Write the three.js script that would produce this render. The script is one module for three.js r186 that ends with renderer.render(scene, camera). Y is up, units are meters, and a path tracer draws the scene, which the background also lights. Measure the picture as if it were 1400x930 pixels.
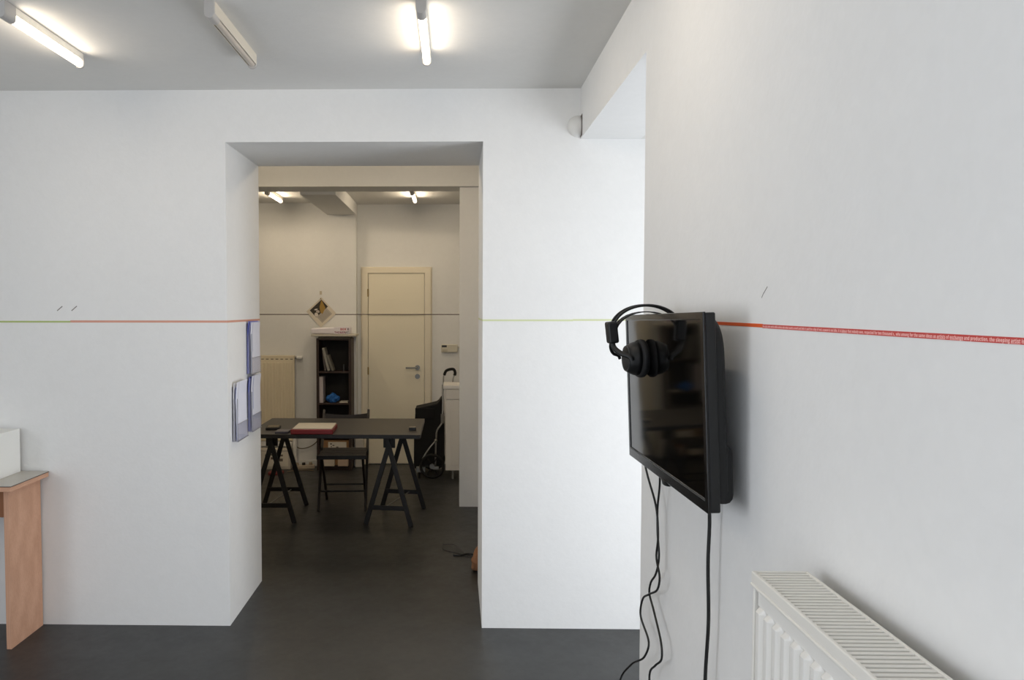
import * as THREE from 'three';
import { RoundedBoxGeometry } from 'three/addons/geometries/RoundedBoxGeometry.js';
import { mergeGeometries, toCreasedNormals } from 'three/addons/utils/BufferGeometryUtils.js';
import { RectAreaLightUniformsLib } from 'three/addons/lights/RectAreaLightUniformsLib.js';

// ---------------------------------------------------------------- camera, sky, large lights, exposure
const scene = new THREE.Scene();
const camera = new THREE.PerspectiveCamera(2 * Math.atan(465 / 1068) * 180 / Math.PI, 1400 / 930, 0.05, 60);
camera.position.set(0, 1.64, 0);
camera.rotation.set(-0.04064, 0.01914, 0.00064, 'YXZ');
camera.setViewOffset(1400, 930, 100.3, 0, 1400, 930);           // shifted lens
camera.updateProjectionMatrix();

const renderer = new THREE.WebGLRenderer({ antialias: true });
renderer.toneMapping = THREE.LinearToneMapping;
renderer.toneMappingExposure = 1.0;
renderer.shadowMap.enabled = true;
scene.background = new THREE.Color(0.75, 0.85, 1.0);            // overcast sky outside the windows
RectAreaLightUniformsLib.init();

// added area lights, as daylight from windows put in out of view
function daylight(name, color, intensity, w, h, from, to) {
  const l = new THREE.RectAreaLight(color, intensity, w, h);
  l.name = name; l.position.set(...from); l.lookAt(...to); scene.add(l);
}
const DAY = new THREE.Color(0.925, 0.95, 1.0), TUBE = new THREE.Color(1.0, 0.87, 0.72), WARM = new THREE.Color(1.0, 0.81, 0.57);
daylight('added_shop_window_light', DAY, 1.1, 2.9, 1.9, [-1.5, 1.45, 1.35], [-1.5, 1.45, 0]);  // fill from behind the camera, added with an unseen window
daylight('added_left_window_light', DAY, 3.8, 2.2, 1.8, [-3.62, 1.5, -0.1], [0, 1.5, -0.1]);  // added to brighten the right wall from an unseen window
daylight('added_side_window_light', DAY, 4.7, 1.7, 1.9, [2.35, 1.05, -2.75], [0, 1.05, -2.75]);  // added for the daylight entering by the side opening, source unseen

// ---------------------------------------------------------------- helpers
let seed = 7;
const rnd = () => { seed = (seed * 1664525 + 1013904223) >>> 0; return seed / 4294967296; };
const used = {};
const numbered = (n) => { const k = used[n] = (used[n] ?? -1) + 1; return k ? n + '_' + String(k).padStart(3, '0') : n; };
const clean = (g) => { const o = g.index ? g.toNonIndexed() : g.clone(); for (const k of Object.keys(o.attributes)) if (!['position', 'normal', 'uv'].includes(k)) o.deleteAttribute(k); return o; };
const join = (gs) => (Array.isArray(gs) ? (gs.length === 1 ? gs[0] : mergeGeometries(gs.map(clean))) : gs);
function metres(g) {                                              // uv in metres, by the side a face looks to
  g = clean(g); const p = g.attributes.position, n = g.attributes.normal, uv = new Float32Array(p.count * 2);
  for (let i = 0; i < p.count; i++) {
    const ax = Math.abs(n.getX(i)), ay = Math.abs(n.getY(i)), az = Math.abs(n.getZ(i));
    const [u, v] = ay >= ax && ay >= az ? [p.getX(i), p.getZ(i)] : ax >= az ? [p.getZ(i), p.getY(i)] : [p.getX(i), p.getY(i)];
    uv[2 * i] = u; uv[2 * i + 1] = v;
  }
  g.setAttribute('uv', new THREE.BufferAttribute(uv, 2)); return g;
}
const span = (x0, x1, y0, y1, z0, z1) => new THREE.BoxGeometry(Math.abs(x1 - x0), Math.abs(y1 - y0), Math.abs(z1 - z0)).translate((x0 + x1) / 2, (y0 + y1) / 2, (z0 + z1) / 2);
const soft = (x0, x1, y0, y1, z0, z1, r = 0.003, s = 2) => new RoundedBoxGeometry(Math.abs(x1 - x0), Math.abs(y1 - y0), Math.abs(z1 - z0), s, r).translate((x0 + x1) / 2, (y0 + y1) / 2, (z0 + z1) / 2);
const V = (a) => new THREE.Vector3(...a);
function bar(a, b, w, d, r = 0.003) {                             // a rounded bar from a to b, w along x, d along z
  const A = V(a), B = V(b), dir = B.clone().sub(A), g = new RoundedBoxGeometry(w, dir.length(), d, 2, r);
  const y = dir.clone().normalize(), z = new THREE.Vector3(0, 0, 1); z.addScaledVector(y, -z.dot(y)).normalize();
  const x = y.clone().cross(z);
  return g.applyMatrix4(new THREE.Matrix4().makeBasis(x, y, z).setPosition(A.add(B).multiplyScalar(0.5)));
}
const tube = (pts, r, seg = 48, sides = 10, closed = false) => new THREE.TubeGeometry(new THREE.CatmullRomCurve3(pts.map(V), closed, 'centripetal'), seg, r, sides, closed);
function cyl(a, b, r, r2 = r, s = 20) {
  const A = V(a), B = V(b), d = B.clone().sub(A), g = new THREE.CylinderGeometry(r2, r, d.length(), s);
  return g.applyQuaternion(new THREE.Quaternion().setFromUnitVectors(new THREE.Vector3(0, 1, 0), d.normalize())).translate((a[0] + b[0]) / 2, (a[1] + b[1]) / 2, (a[2] + b[2]) / 2);
}
function obj(name, gs, mat, parent = scene) {
  const m = new THREE.Mesh(join(gs), mat); m.name = parent === scene ? numbered(name) : name;
  if (parent !== scene) { const same = parent.children.filter((c) => c.name === name || c.name.startsWith(name + '_0')).length; if (same) m.name = name + '_' + String(same).padStart(3, '0'); }
  m.castShadow = m.receiveShadow = true; parent.add(m); return m;
}
function tag(o, label, category, group) { o.userData.label = label; o.userData.category = category; if (group) o.userData.group = group; return o; }
function thing(name, label, category, pos = [0, 0, 0], turn = 0, group) {
  const o = new THREE.Group(); o.name = numbered(name); o.position.set(...pos); o.rotation.y = turn; scene.add(o); return tag(o, label, category, group);
}
function struct(name, gs, mat, parent = scene) {
  const m = obj(name, metres(join(gs)), mat, parent); m.name = name; if (parent === scene) m.userData.kind = 'structure'; return m;
}
function copy(o, label, pos, turn) {
  const c = o.clone(); c.name = numbered(o.name.replace(/_\d+$/, '')); c.userData = { ...o.userData, label }; c.position.set(...pos); if (turn !== undefined) c.rotation.y = turn; scene.add(c); return c;
}

// ---------------------------------------------------------------- procedural textures
function noiseField(n, octaves, s0) {                             // tiling value noise, 0..1
  let s = s0; const r = () => { s = (s * 1664525 + 1013904223) >>> 0; return s / 4294967296; };
  const out = new Float32Array(n * n); let total = 0;
  for (const [cells, amp] of octaves) {
    const g = Float32Array.from({ length: cells * cells }, r); total += amp;
    for (let y = 0; y < n; y++) for (let x = 0; x < n; x++) {
      const u = x / n * cells, v = y / n * cells, i = Math.floor(u), j = Math.floor(v), f = u - i, h = v - j, a = f * f * (3 - 2 * f), b = h * h * (3 - 2 * h);
      const q = (I, J) => g[(J % cells) * cells + (I % cells)];
      out[y * n + x] += amp * (q(i, j) * (1 - a) * (1 - b) + q(i + 1, j) * a * (1 - b) + q(i, j + 1) * (1 - a) * b + q(i + 1, j + 1) * a * b);
    }
  }
  return out.map((v) => v / total);
}
function dataTexture(n, f, repeat, srgb = true) {
  const d = new Uint8Array(n * n * 4);
  for (let i = 0; i < n * n; i++) { const c = f(i); d[4 * i] = c[0]; d[4 * i + 1] = c[1]; d[4 * i + 2] = c[2]; d[4 * i + 3] = 255; }
  const t = new THREE.DataTexture(d, n, n); t.wrapS = t.wrapT = THREE.RepeatWrapping; t.magFilter = THREE.LinearFilter; t.minFilter = THREE.LinearMipmapLinearFilter; t.generateMipmaps = true;
  if (srgb) t.colorSpace = THREE.SRGBColorSpace; t.repeat.set(repeat, repeat); t.needsUpdate = true; return t;
}
const wallNoise = noiseField(512, [[8, 1], [40, 0.5], [128, 0.7], [256, 0.5]], 11);
const floorNoise = noiseField(512, [[5, 1.2], [16, 0.8], [64, 0.4], [256, 0.4]], 23);
const woodNoise = noiseField(256, [[4, 1], [32, 0.6], [128, 0.6]], 31);
const plasterBump = dataTexture(512, (i) => { const v = wallNoise[i] * 255; return [v, v, v]; }, 0.8, false);
const plasterTone = dataTexture(512, (i) => { const v = 234 + (wallNoise[i] - 0.5) * 6; return [v, v, v - 2]; }, 0.31);
const floorTone = dataTexture(512, (i) => { const v = 47 + (floorNoise[i] - 0.5) * 18; return [v, v + 1, v + 1]; }, 0.5);
const floorRough = dataTexture(512, (i) => { const v = 118 + (floorNoise[(i * 7 + 91) % (512 * 512)] - 0.5) * 50; return [v, v, v]; }, 0.37, false);
const boardTone = dataTexture(256, (i) => { const v = (woodNoise[i] - 0.5) * 26; return [206 + v, 160 + v, 131 + v]; }, 2.2);
function canvasTexture(w, h, paint) {
  const c = document.createElement('canvas'); c.width = w; c.height = h; paint(c.getContext('2d'), w, h);
  const t = new THREE.CanvasTexture(c); t.colorSpace = THREE.SRGBColorSpace; t.anisotropy = 8; return t;
}

// ---------------------------------------------------------------- materials
const std = (color, roughness = 0.6, more = {}) => new THREE.MeshStandardMaterial({ color, roughness, ...more });
const M = {
  plaster: std('#ffffff', 0.93, { map: plasterTone, bumpMap: plasterBump, bumpScale: 0.0006 }),
  ceiling: std('#f4f3f1', 0.95, { map: plasterTone, bumpMap: plasterBump, bumpScale: 0.0006 }),
  floor: std('#ffffff', 0.9, { map: floorTone, roughnessMap: floorRough }),
  doorPaint: std('#efe7d0', 0.45), doorFrame: std('#ece3ce', 0.5), windowFrame: std('#e6e6e4', 0.5),
  glass: new THREE.MeshPhysicalMaterial({ color: '#ffffff', roughness: 0.02, transmission: 1, thickness: 0, ior: 1.5 }),
  lampBody: std('#e8e4da', 0.45), lampCap: std('#b9b6b2', 0.5), lampRim: std('#d6cfc0', 0.5),
  diffuserOff: new THREE.MeshPhysicalMaterial({ color: '#ddd3c6', roughness: 0.5, transmission: 0.25, thickness: 0 }),
  glow: std('#ffffff', 0.5, { emissive: new THREE.Color(1, 0.86, 0.68), emissiveIntensity: 9 }),
  blackPlastic: std('#0c0d0e', 0.5), blackMatte: std('#0b0c0d', 0.6), screen: new THREE.MeshPhysicalMaterial({ color: '#050505', roughness: 0.06, specularIntensity: 0.8 }),
  bezel: std('#0b0b0c', 0.16), silverLine: std('#55585a', 0.35, { metalness: 0.6 }), leatherette: std('#0e0e0f', 0.72),
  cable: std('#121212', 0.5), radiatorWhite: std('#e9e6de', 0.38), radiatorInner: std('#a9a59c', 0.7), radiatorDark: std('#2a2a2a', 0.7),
  board: std('#ffffff', 0.7, { map: boardTone }), boardEdge: std('#8a5c3e', 0.8), laminate: std('#b9b4aa', 0.32), blackEdge: std('#1c1a19', 0.5),
  whiteCard: std('#eeeee9', 0.7), blackWood: std('#0e0b09', 0.5), tableBlack: std('#2a2624', 0.42), darkBrown: std('#33221c', 0.5), chairWood: std('#1c1411', 0.5), darkInside: std('#15110f', 0.7),
  steel: std('#a9a69e', 0.3, { metalness: 0.9 }), dullSteel: std('#8f8f8c', 0.4, { metalness: 0.7 }), brass: std('#a08a5c', 0.4, { metalness: 0.7 }),
  bagBlack: std('#07080a', 0.85), rubber: std('#0c0c0c', 0.8), cabinet: std('#e6e2da', 0.45), worktop: std('#efece6', 0.4),
  cream: std('#d8d2bf', 0.55), sensorWhite: std('#e3e2de', 0.5),
  clear: new THREE.MeshPhysicalMaterial({ color: '#fbfbfd', roughness: 0.04, transmission: 0.98, thickness: 0, ior: 1.49 }),
  paper: std('#f2f2f4', 0.85, { side: THREE.DoubleSide }), bluePaper: std('#7f87d8', 0.8), violetPaper: std('#a9aede', 0.8),
  red: std('#7c191f', 0.5), pale: std('#c9c3b6', 0.7), cardboard: std('#9a744f', 0.85), grayCloth: std('#8c8a86', 0.9), blueCloth: std('#1d5fa8', 0.75),
  white: std('#efeeea', 0.6), wallMark: std('#8a8682', 0.9),
};

// ---------------------------------------------------------------- the setting
const ZB = -3.95, ZB2 = -4.616, XR = 0.632, H = 2.736;
struct('floor', [span(-3.9, 3.1, -0.15, 0, -8.5, 1.7)], M.floor);
struct('ceiling', [span(-3.9, 3.1, H, H + 0.2, ZB, 1.7)], M.ceiling);
struct('ceiling_back_room', [span(-3.6, 1.8, 2.79, 2.99, -6.5, ZB2), span(-3.6, 1.8, 2.72, 2.99, -8.3, -6.5)], M.ceiling);
struct('wall_back', [span(-3.9, -1.151, 0, H + 0.2, ZB2, ZB), span(0.1465, 3.1, 0, H + 0.2, ZB2, ZB), span(-1.151, 0.1465, 2.475, H + 0.2, ZB2, ZB)], M.plaster);
struct('wall_left', [span(-3.9, -3.7, 0, 0.55, ZB, 1.7), span(-3.9, -3.7, 2.45, H, ZB, 1.7), span(-3.9, -3.7, 0.55, 2.45, ZB, -1.25), span(-3.9, -3.7, 0.55, 2.45, 1.05, 1.7)], M.plaster);
// right wall: the part beside the camera, and the wall above the opening to the side room
const wallRight = struct('wall_right', [span(XR, XR + 0.3, 0, 2.485, -2.616, 1.5), span(XR, XR + 0.3, 2.485, H, ZB, 1.5)], M.plaster);
struct('ceiling_side_room', [span(XR + 0.3, 2.6, 2.485, H, ZB, -1.2)], M.ceiling);
struct('wall_side_room_near', [span(XR + 0.3, 2.6, 0, H, -1.4, -1.2)], M.plaster);
struct('wall_side_room_right', [span(2.4, 2.6, 0, 0.08, ZB, -1.4), span(2.4, 2.6, 2.05, H, ZB, -1.4), span(2.4, 2.6, 0.08, 2.05, ZB, -3.65), span(2.4, 2.6, 0.08, 2.05, -1.85, -1.4)], M.plaster);
struct('wall_front', [span(-3.9, XR, 0, 0.45, 1.5, 1.7), span(-3.9, XR, 2.55, H, 1.5, 1.7), span(-3.9, -3.05, 0.45, 2.55, 1.5, 1.7), span(0.05, XR, 0.45, 2.55, 1.5, 1.7)], M.plaster);
function glazing(name, x0, x1, y0, y1, z, turned) {              // frame with a mullion and two panes
  const o = new THREE.Group(); o.name = name; o.userData.kind = 'structure'; scene.add(o);
  const w = x1 - x0, h = y1 - y0, f = 0.06;
  obj('window_frame', [span(-w / 2, w / 2, 0, f, -f / 2, f / 2), span(-w / 2, w / 2, h - f, h, -f / 2, f / 2), span(-w / 2, -w / 2 + f, 0, h, -f / 2, f / 2), span(w / 2 - f, w / 2, 0, h, -f / 2, f / 2), span(-f / 2, f / 2, 0, h, -f / 2, f / 2)], M.windowFrame, o);
  for (const s of [-1, 1]) obj('pane', [span(s * (f / 2), s * (w / 2 - f), f, h - f, -0.003, 0.003)], M.glass, o);
  if (turned) { o.position.set(z, y0, (x0 + x1) / 2); o.rotation.y = Math.PI / 2; } else o.position.set((x0 + x1) / 2, y0, z);
}
glazing('window_1', -3.05, 0.05, 0.45, 2.55, 1.6, false);  // unseen window put in behind the camera for its daylight
glazing('window_3', -1.25, 1.05, 0.55, 2.45, -3.8, true);  // unseen left window, put in to light the right wall
glazing('window_2', -3.65, -1.85, 0.08, 2.05, 2.5, true);  // unseen side room window, put in to light the back wall
// back room
struct('wall_back_room_left', [span(-3.6, -3.4, 0, 3, -8.3, ZB2)], M.plaster);
struct('wall_back_room_right', [span(1.6, 1.8, 0, 3, -8.3, ZB2)], M.plaster);
struct('wall_back_room_far', [span(-3.4, -1.005, 0, 2.8, -8.35, -8.05), span(-1.005, 1.6, 0, 2.8, -8.35, -8.17)], M.plaster);
struct('trim_1', [span(-3.4, 1.6, 2.625, 2.79, -6.633, -6.354)], M.plaster);             // beam across the room
struct('trim_2', [span(-1.30, -1.0, 2.6, 2.72, -8.05, -6.633)], M.plaster);              // beam running to the far wall
struct('trim_3', [span(0.049, 0.36, 0, 2.625, -6.62, -6.40)], M.plaster);                // column under the beam
// the door in the far wall
{
  const d = new THREE.Group(); d.name = 'door_1'; d.userData = { kind: 'structure', label: 'narrow cream flush door in the far wall of the back room' }; d.position.set(-0.597, 0, -8.17); scene.add(d);
  const w = 0.292, W = 0.36, T = 2.0, TT = 2.058;
  obj('door_frame', [soft(-W, -w - 0.004, 0, TT, 0, 0.035), soft(w + 0.004, W, 0, TT, 0, 0.035), soft(-W, W, T + 0.004, TT, 0, 0.0345), soft(-W - 0.012, -W, 0, TT + 0.012, 0, 0.016), soft(W, W + 0.012, 0, TT + 0.012, 0, 0.016), soft(-W - 0.012, W + 0.012, TT, TT + 0.012, 0, 0.0155)], M.doorFrame, d);
  const leaf = obj('door_leaf', [soft(-w, w, 0.008, T, 0.002, 0.026)], M.doorPaint, d);
  const hd = obj('door_handle', [cyl([0.22, 1.02, 0.026], [0.22, 1.02, 0.034], 0.026), cyl([0.22, 1.02, 0.03], [0.22, 1.02, 0.075], 0.009), tube([[0.22, 1.02, 0.072], [0.2, 1.021, 0.078], [0.15, 1.02, 0.077], [0.1, 1.019, 0.074]], 0.009, 20)], M.dullSteel, leaf);
  hd.userData.label = 'dull steel lever handle';
  obj('keyhole_rosette', [cyl([0.22, 0.927, 0.026], [0.22, 0.927, 0.034], 0.026), span(0.2175, 0.2225, 0.915, 0.937, 0.034, 0.0355)], M.dullSteel, leaf);
  for (const y of [1.8, 0.985]) obj('hinge', [cyl([-w - 0.004, y - 0.04, 0.034], [-w - 0.004, y + 0.04, 0.034], 0.007, 0.007, 12)], M.brass, d);
}
struct('baseboard_far', [span(-3.4, -1.005, 0, 0.06, -8.05, -8.036)], M.white);
// thin grey bars laid flat on the walls as short slanted marks
function wallMark(parent, geoms) { obj('wall_mark', geoms, M.wallMark, parent); }
wallMark(wallRight, [bar([XR - 0.0003, 1.662, -1.617], [XR - 0.0003, 1.672, -1.607], 0.0006, 0.0018, 0.0002), bar([XR - 0.0003, 1.671, -1.607], [XR - 0.0003, 1.684, -1.589], 0.0006, 0.0018, 0.0002)]);
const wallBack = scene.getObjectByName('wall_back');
wallMark(wallBack, [bar([-2.022, 1.626, ZB + 0.0004], [-1.995, 1.649, ZB + 0.0004], 0.005, 0.0008, 0.0003)]);
wallMark(wallBack, [bar([-1.948, 1.626, ZB + 0.0004], [-1.92, 1.65, ZB + 0.0004], 0.005, 0.0008, 0.0003)]);

// ---------------------------------------------------------------- coloured tape running round the walls
const tape = (name, gs, color, label, group) => tag(obj(name, gs, color.isMaterial ? color : std(color, 0.6)), label, 'tape');
tape('wall_tape', [span(-3.7, -1.955, 1.5655, 1.5745, ZB, ZB + 0.0008)], '#b0be78', 'pale green tape line at far left of the wall with the doorway');
tape('wall_tape', [span(-1.955, -1.1502, 1.566, 1.577, ZB, ZB + 0.0008), span(-1.151, -1.1502, 1.566, 1.577, ZB2, ZB)], '#d69c86', 'salmon orange tape line running into the left side of the doorway');
tape('wall_tape', [span(0.1457, 0.6, 1.575, 1.584, ZB, ZB + 0.0008), span(0.6, 2.4, 1.577, 1.586, ZB, ZB + 0.0008), span(0.1457, 0.1465, 1.575, 1.584, ZB2, ZB)], '#d2d8ac', 'faint yellow green tape line between the doorway and the television');
tape('wall_tape', [span(-3.4, -1.0042, 1.571, 1.579, -8.05, -8.0492), span(-1.005, -1.0042, 1.571, 1.579, -8.17, -8.05), span(-1.005, -0.97, 1.571, 1.579, -8.17, -8.1692), span(-0.969, -0.225, 1.571, 1.579, -8.135, -8.134), span(-0.224, 1.6, 1.571, 1.579, -8.17, -8.1692)], '#4a3230', 'thin dark brown tape line across the far wall and door');
tape('wall_tape', [span(XR - 0.0008, XR, 1.601, 1.6085, -2.6, -1.609)], '#dc5a1e', 'plain orange tape line emerging from behind the television');
{
  const line = canvasTexture(2048, 32, (c, w, h) => {
    c.fillStyle = '#c9443e'; c.fillRect(0, 0, w, h);
    c.fillStyle = '#f7cdc6'; c.textBaseline = 'middle'; c.font = 'bold 26px sans-serif';
    const words = 'the |artist| who works while asleep asks what counts as work and who is paid for a day of rest; a pause is not idle, it is |labour| that nobody sees, respected for two thousand s., who among for the same ideas as |artists| of |exchange| and production. the sleeping |artist| is not a poet who dreams'.split(' ');
    const natural = words.reduce((s, t) => s + c.measureText(t.replace(/\|/g, '') + ' ').width, 0);
    c.save(); c.scale(w / natural, 1); let x = 4;
    for (const t of words) { const s = t.replace(/\|/g, ''), n = c.measureText(s).width; c.fillText(s, x, h * 0.52); if (t[0] === '|') c.fillRect(x, h * 0.86, n, 2); x += c.measureText(s + ' ').width; }
    c.restore();
  });
  const g = new THREE.PlaneGeometry(0.8, 0.0078).rotateY(-Math.PI / 2).translate(XR - 0.0009, 1.6038, -1.209);
  const back = std('#c9443e', 0.55);
  const t = thing('printed_tape', 'red tape line printed with small pale words on the right wall', 'tape');
  obj('print', [g], std('#ffffff', 0.55, { map: line }), t);
  obj('backing', [span(XR - 0.0008, XR, 1.5999, 1.6077, -1.609, -0.609)], back, t);
}

// ---------------------------------------------------------------- tube lamps on the ceiling
const FRONT = 27, BACK = 68;                                       // what the tubes of the two rooms give downwards
function tubeLamp(label, x, yTop, zFar, lit, turn = 0, group) {
  const L = 0.6, o = thing('ceiling_lamp', label, 'lamp', [x, yTop, zFar + L / 2], turn, group), h = L / 2;
  obj('batten', [soft(-0.0165, 0.0165, -0.03, 0, -h + 0.004, h - 0.004, 0.004)], M.lampBody, o);
  for (const s of [-1, 1]) {
    const sh = new THREE.Shape(); sh.moveTo(-0.017, 0); sh.lineTo(-0.017, -0.042); sh.quadraticCurveTo(-0.017, -0.061, 0, -0.061); sh.quadraticCurveTo(0.017, -0.061, 0.017, -0.042); sh.lineTo(0.017, 0);
    obj('end_cap', [new THREE.ExtrudeGeometry(sh, { depth: s > 0 ? 0.07 : 0.008, bevelEnabled: true, bevelSize: 0.0015, bevelThickness: 0.002, bevelSegments: 2 }).translate(0, 0, s > 0 ? h - 0.07 : -h)], M.lampCap, o);
  }
  if (lit) {
    obj('lit_tube', [new THREE.CapsuleGeometry(0.0145, L - 0.1, 6, 20).rotateX(Math.PI / 2).translate(0, -0.0435, -0.018)], M.glow, o).castShadow = false;
    const shine = (k, w, h, at, rx, ry) => { const l = new THREE.RectAreaLight(zFar > -4 ? TUBE : WARM, lit * k, w, h); l.position.set(...at); l.rotation.set(rx, ry, 0); o.add(l); };
    shine(1, 0.029, L - 0.09, [0, -0.0595, -0.018], -Math.PI / 2, 0);      // below the tube
    for (const q of [-1, 1]) shine(0.55, L - 0.09, 0.02, [q * 0.0165, -0.0435, -0.018], 0, -q * Math.PI / 2);   // and to both sides
  } else {
    const sh = new THREE.Shape(); sh.absarc(0, -0.042, 0.013, Math.PI, 2 * Math.PI); sh.lineTo(0.013, -0.03); sh.lineTo(-0.013, -0.03);
    obj('unlit_tube', [new THREE.ExtrudeGeometry(sh, { depth: L - 0.06, bevelEnabled: false }).translate(0, 0, -h + 0.008)], M.diffuserOff, o);
    obj('reflector_rim', [soft(-0.019, -0.0155, -0.05, 0, -h, h - 0.01, 0.0015), soft(0.0155, 0.019, -0.044, 0, -h, h - 0.01, 0.0015)], M.lampRim, o);
  }
  return o;
}
tubeLamp('glowing tube lamp at the top left corner of the front room ceiling', -1.613, H, -3.39, FRONT);
tubeLamp('unlit tube lamp between the two glowing ones on the front room ceiling', -0.872, H, -3.41, 0);
tubeLamp('glowing tube lamp above the middle of the wide doorway', -0.116, H, -3.38, FRONT);
tubeLamp('small glowing tube lamp left of the ceiling beam in the back room', -1.68, 2.72, -7.62, BACK);
tubeLamp('small glowing tube lamp above the cream door in the back room', -0.376, 2.72, -7.64, BACK);

tubeLamp('added unseen tube lamp set crosswise left of the doorway in the back room', -1.5, 2.79, -5.55, 100, Math.PI / 2);  // out of view, added to light the beam front and column
tubeLamp('added unseen tube lamp set crosswise just behind the doorway in the back room', -0.2, 2.79, -5.55, 100, Math.PI / 2);  // second added lamp out of view, for the same beam
tubeLamp('added unseen tube lamp on the front room ceiling near the added left window', -1.56, H, -1.2, 27);  // added above the frame to lift the front room walls
tubeLamp('added unseen tube lamp on the front room ceiling nearer the right wall', 0.05, H, -2.3, 36);  // added above the frame to brighten right wall, beam and ceiling

// ---------------------------------------------------------------- motion detector under the beam corner
{
  const t = thing('motion_detector', 'white half-round detector in the corner below the right ceiling beam', 'detector', [XR - 0.026, 2.545, ZB]);
  const g = new THREE.SphereGeometry(1, 36, 24), p = g.attributes.position;      // a dome that sits in the corner, cut flat towards the beam
  for (let i = 0; i < p.count; i++) p.setXYZ(i, Math.min(p.getX(i), 0.28) * 0.05, p.getY(i) * 0.052, p.getZ(i) * 0.045);
  g.computeVertexNormals();
  obj('dome', [g.translate(0.010, 0, 0.008)], M.sensorWhite, t);
  obj('base_plate', [soft(0.0245, 0.0258, -0.052, 0.052, 0.001, 0.055, 0.0006)], std('#6b5f58', 0.7), t);
}

// ---------------------------------------------------------------- television on the right wall
{
  const t = thing('television', 'black flat television mounted on the right wall and tilted slightly down', 'television', [0.5325, 1.412, -2.02], -Math.PI / 2);
  t.rotation.order = 'YXZ'; t.rotation.x = 0.036; t.rotation.z = 0.018;
  const W = 0.37, Hh = 0.213;
  // local x: towards the camera, local z: into the room
  const rim = new THREE.Shape(); rim.moveTo(-W, -Hh); rim.lineTo(W, -Hh); rim.lineTo(W, Hh); rim.lineTo(-W, Hh); rim.closePath();
  const hole = new THREE.Path(); hole.moveTo(-W + 0.014, -Hh + 0.026); hole.lineTo(-W + 0.014, Hh - 0.014); hole.lineTo(W - 0.016, Hh - 0.014); hole.lineTo(W - 0.016, -Hh + 0.026); hole.closePath(); rim.holes.push(hole);
  obj('bezel', [new THREE.ExtrudeGeometry(rim, { depth: 0.003, bevelEnabled: true, bevelSize: 0.0015, bevelThickness: 0.0015, bevelSegments: 2 }).translate(0, 0, -0.003)], M.bezel, t);
  obj('screen', [span(-W + 0.010, W - 0.010, -Hh + 0.022, Hh - 0.010, -0.008, -0.001)], M.screen, t);
  obj('trim_line', [span(-W + 0.014, W - 0.016, -Hh + 0.023, -Hh + 0.0255, 0.0005, 0.0022)], M.silverLine, t);
  obj('side_shell', [soft(-W, W, -Hh, Hh, -0.026, -0.004, 0.004, 3)], M.blackPlastic, t);
  const back = new THREE.Shape(); const a = 0.345, b = 0.165;
  back.moveTo(-a, -b); back.lineTo(a, -b); back.lineTo(a, b - 0.05); back.quadraticCurveTo(a, b + 0.03, a - 0.09, b + 0.03); back.lineTo(-a + 0.09, b + 0.03); back.quadraticCurveTo(-a, b + 0.03, -a, b - 0.05);
  const low = new THREE.Shape(); low.moveTo(-0.325, -0.172); low.lineTo(0.325, -0.172); low.lineTo(0.325, -0.10); low.lineTo(-0.325, -0.10);
  obj('back_housing', [new THREE.ExtrudeGeometry(back, { depth: 0.008, bevelEnabled: true, bevelSize: 0.012, bevelThickness: 0.010, bevelSegments: 5, curveSegments: 16 }).translate(0, 0, -0.040),
    new THREE.ExtrudeGeometry(low, { depth: 0.008, bevelEnabled: true, bevelSize: 0.026, bevelThickness: 0.024, bevelSegments: 4 }).translate(0, 0, -0.043)], M.blackMatte, t);
  obj('chin_badge', [new THREE.CylinderGeometry(0.032, 0.026, 0.012, 24).scale(1, 1, 0.35).translate(0.02, -Hh - 0.005, -0.006)], M.blackPlastic, t);
  obj('wall_mount', [span(-0.10, 0.10, -0.02, 0.10, -0.094, -0.048)], M.blackMatte, t);
}

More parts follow.
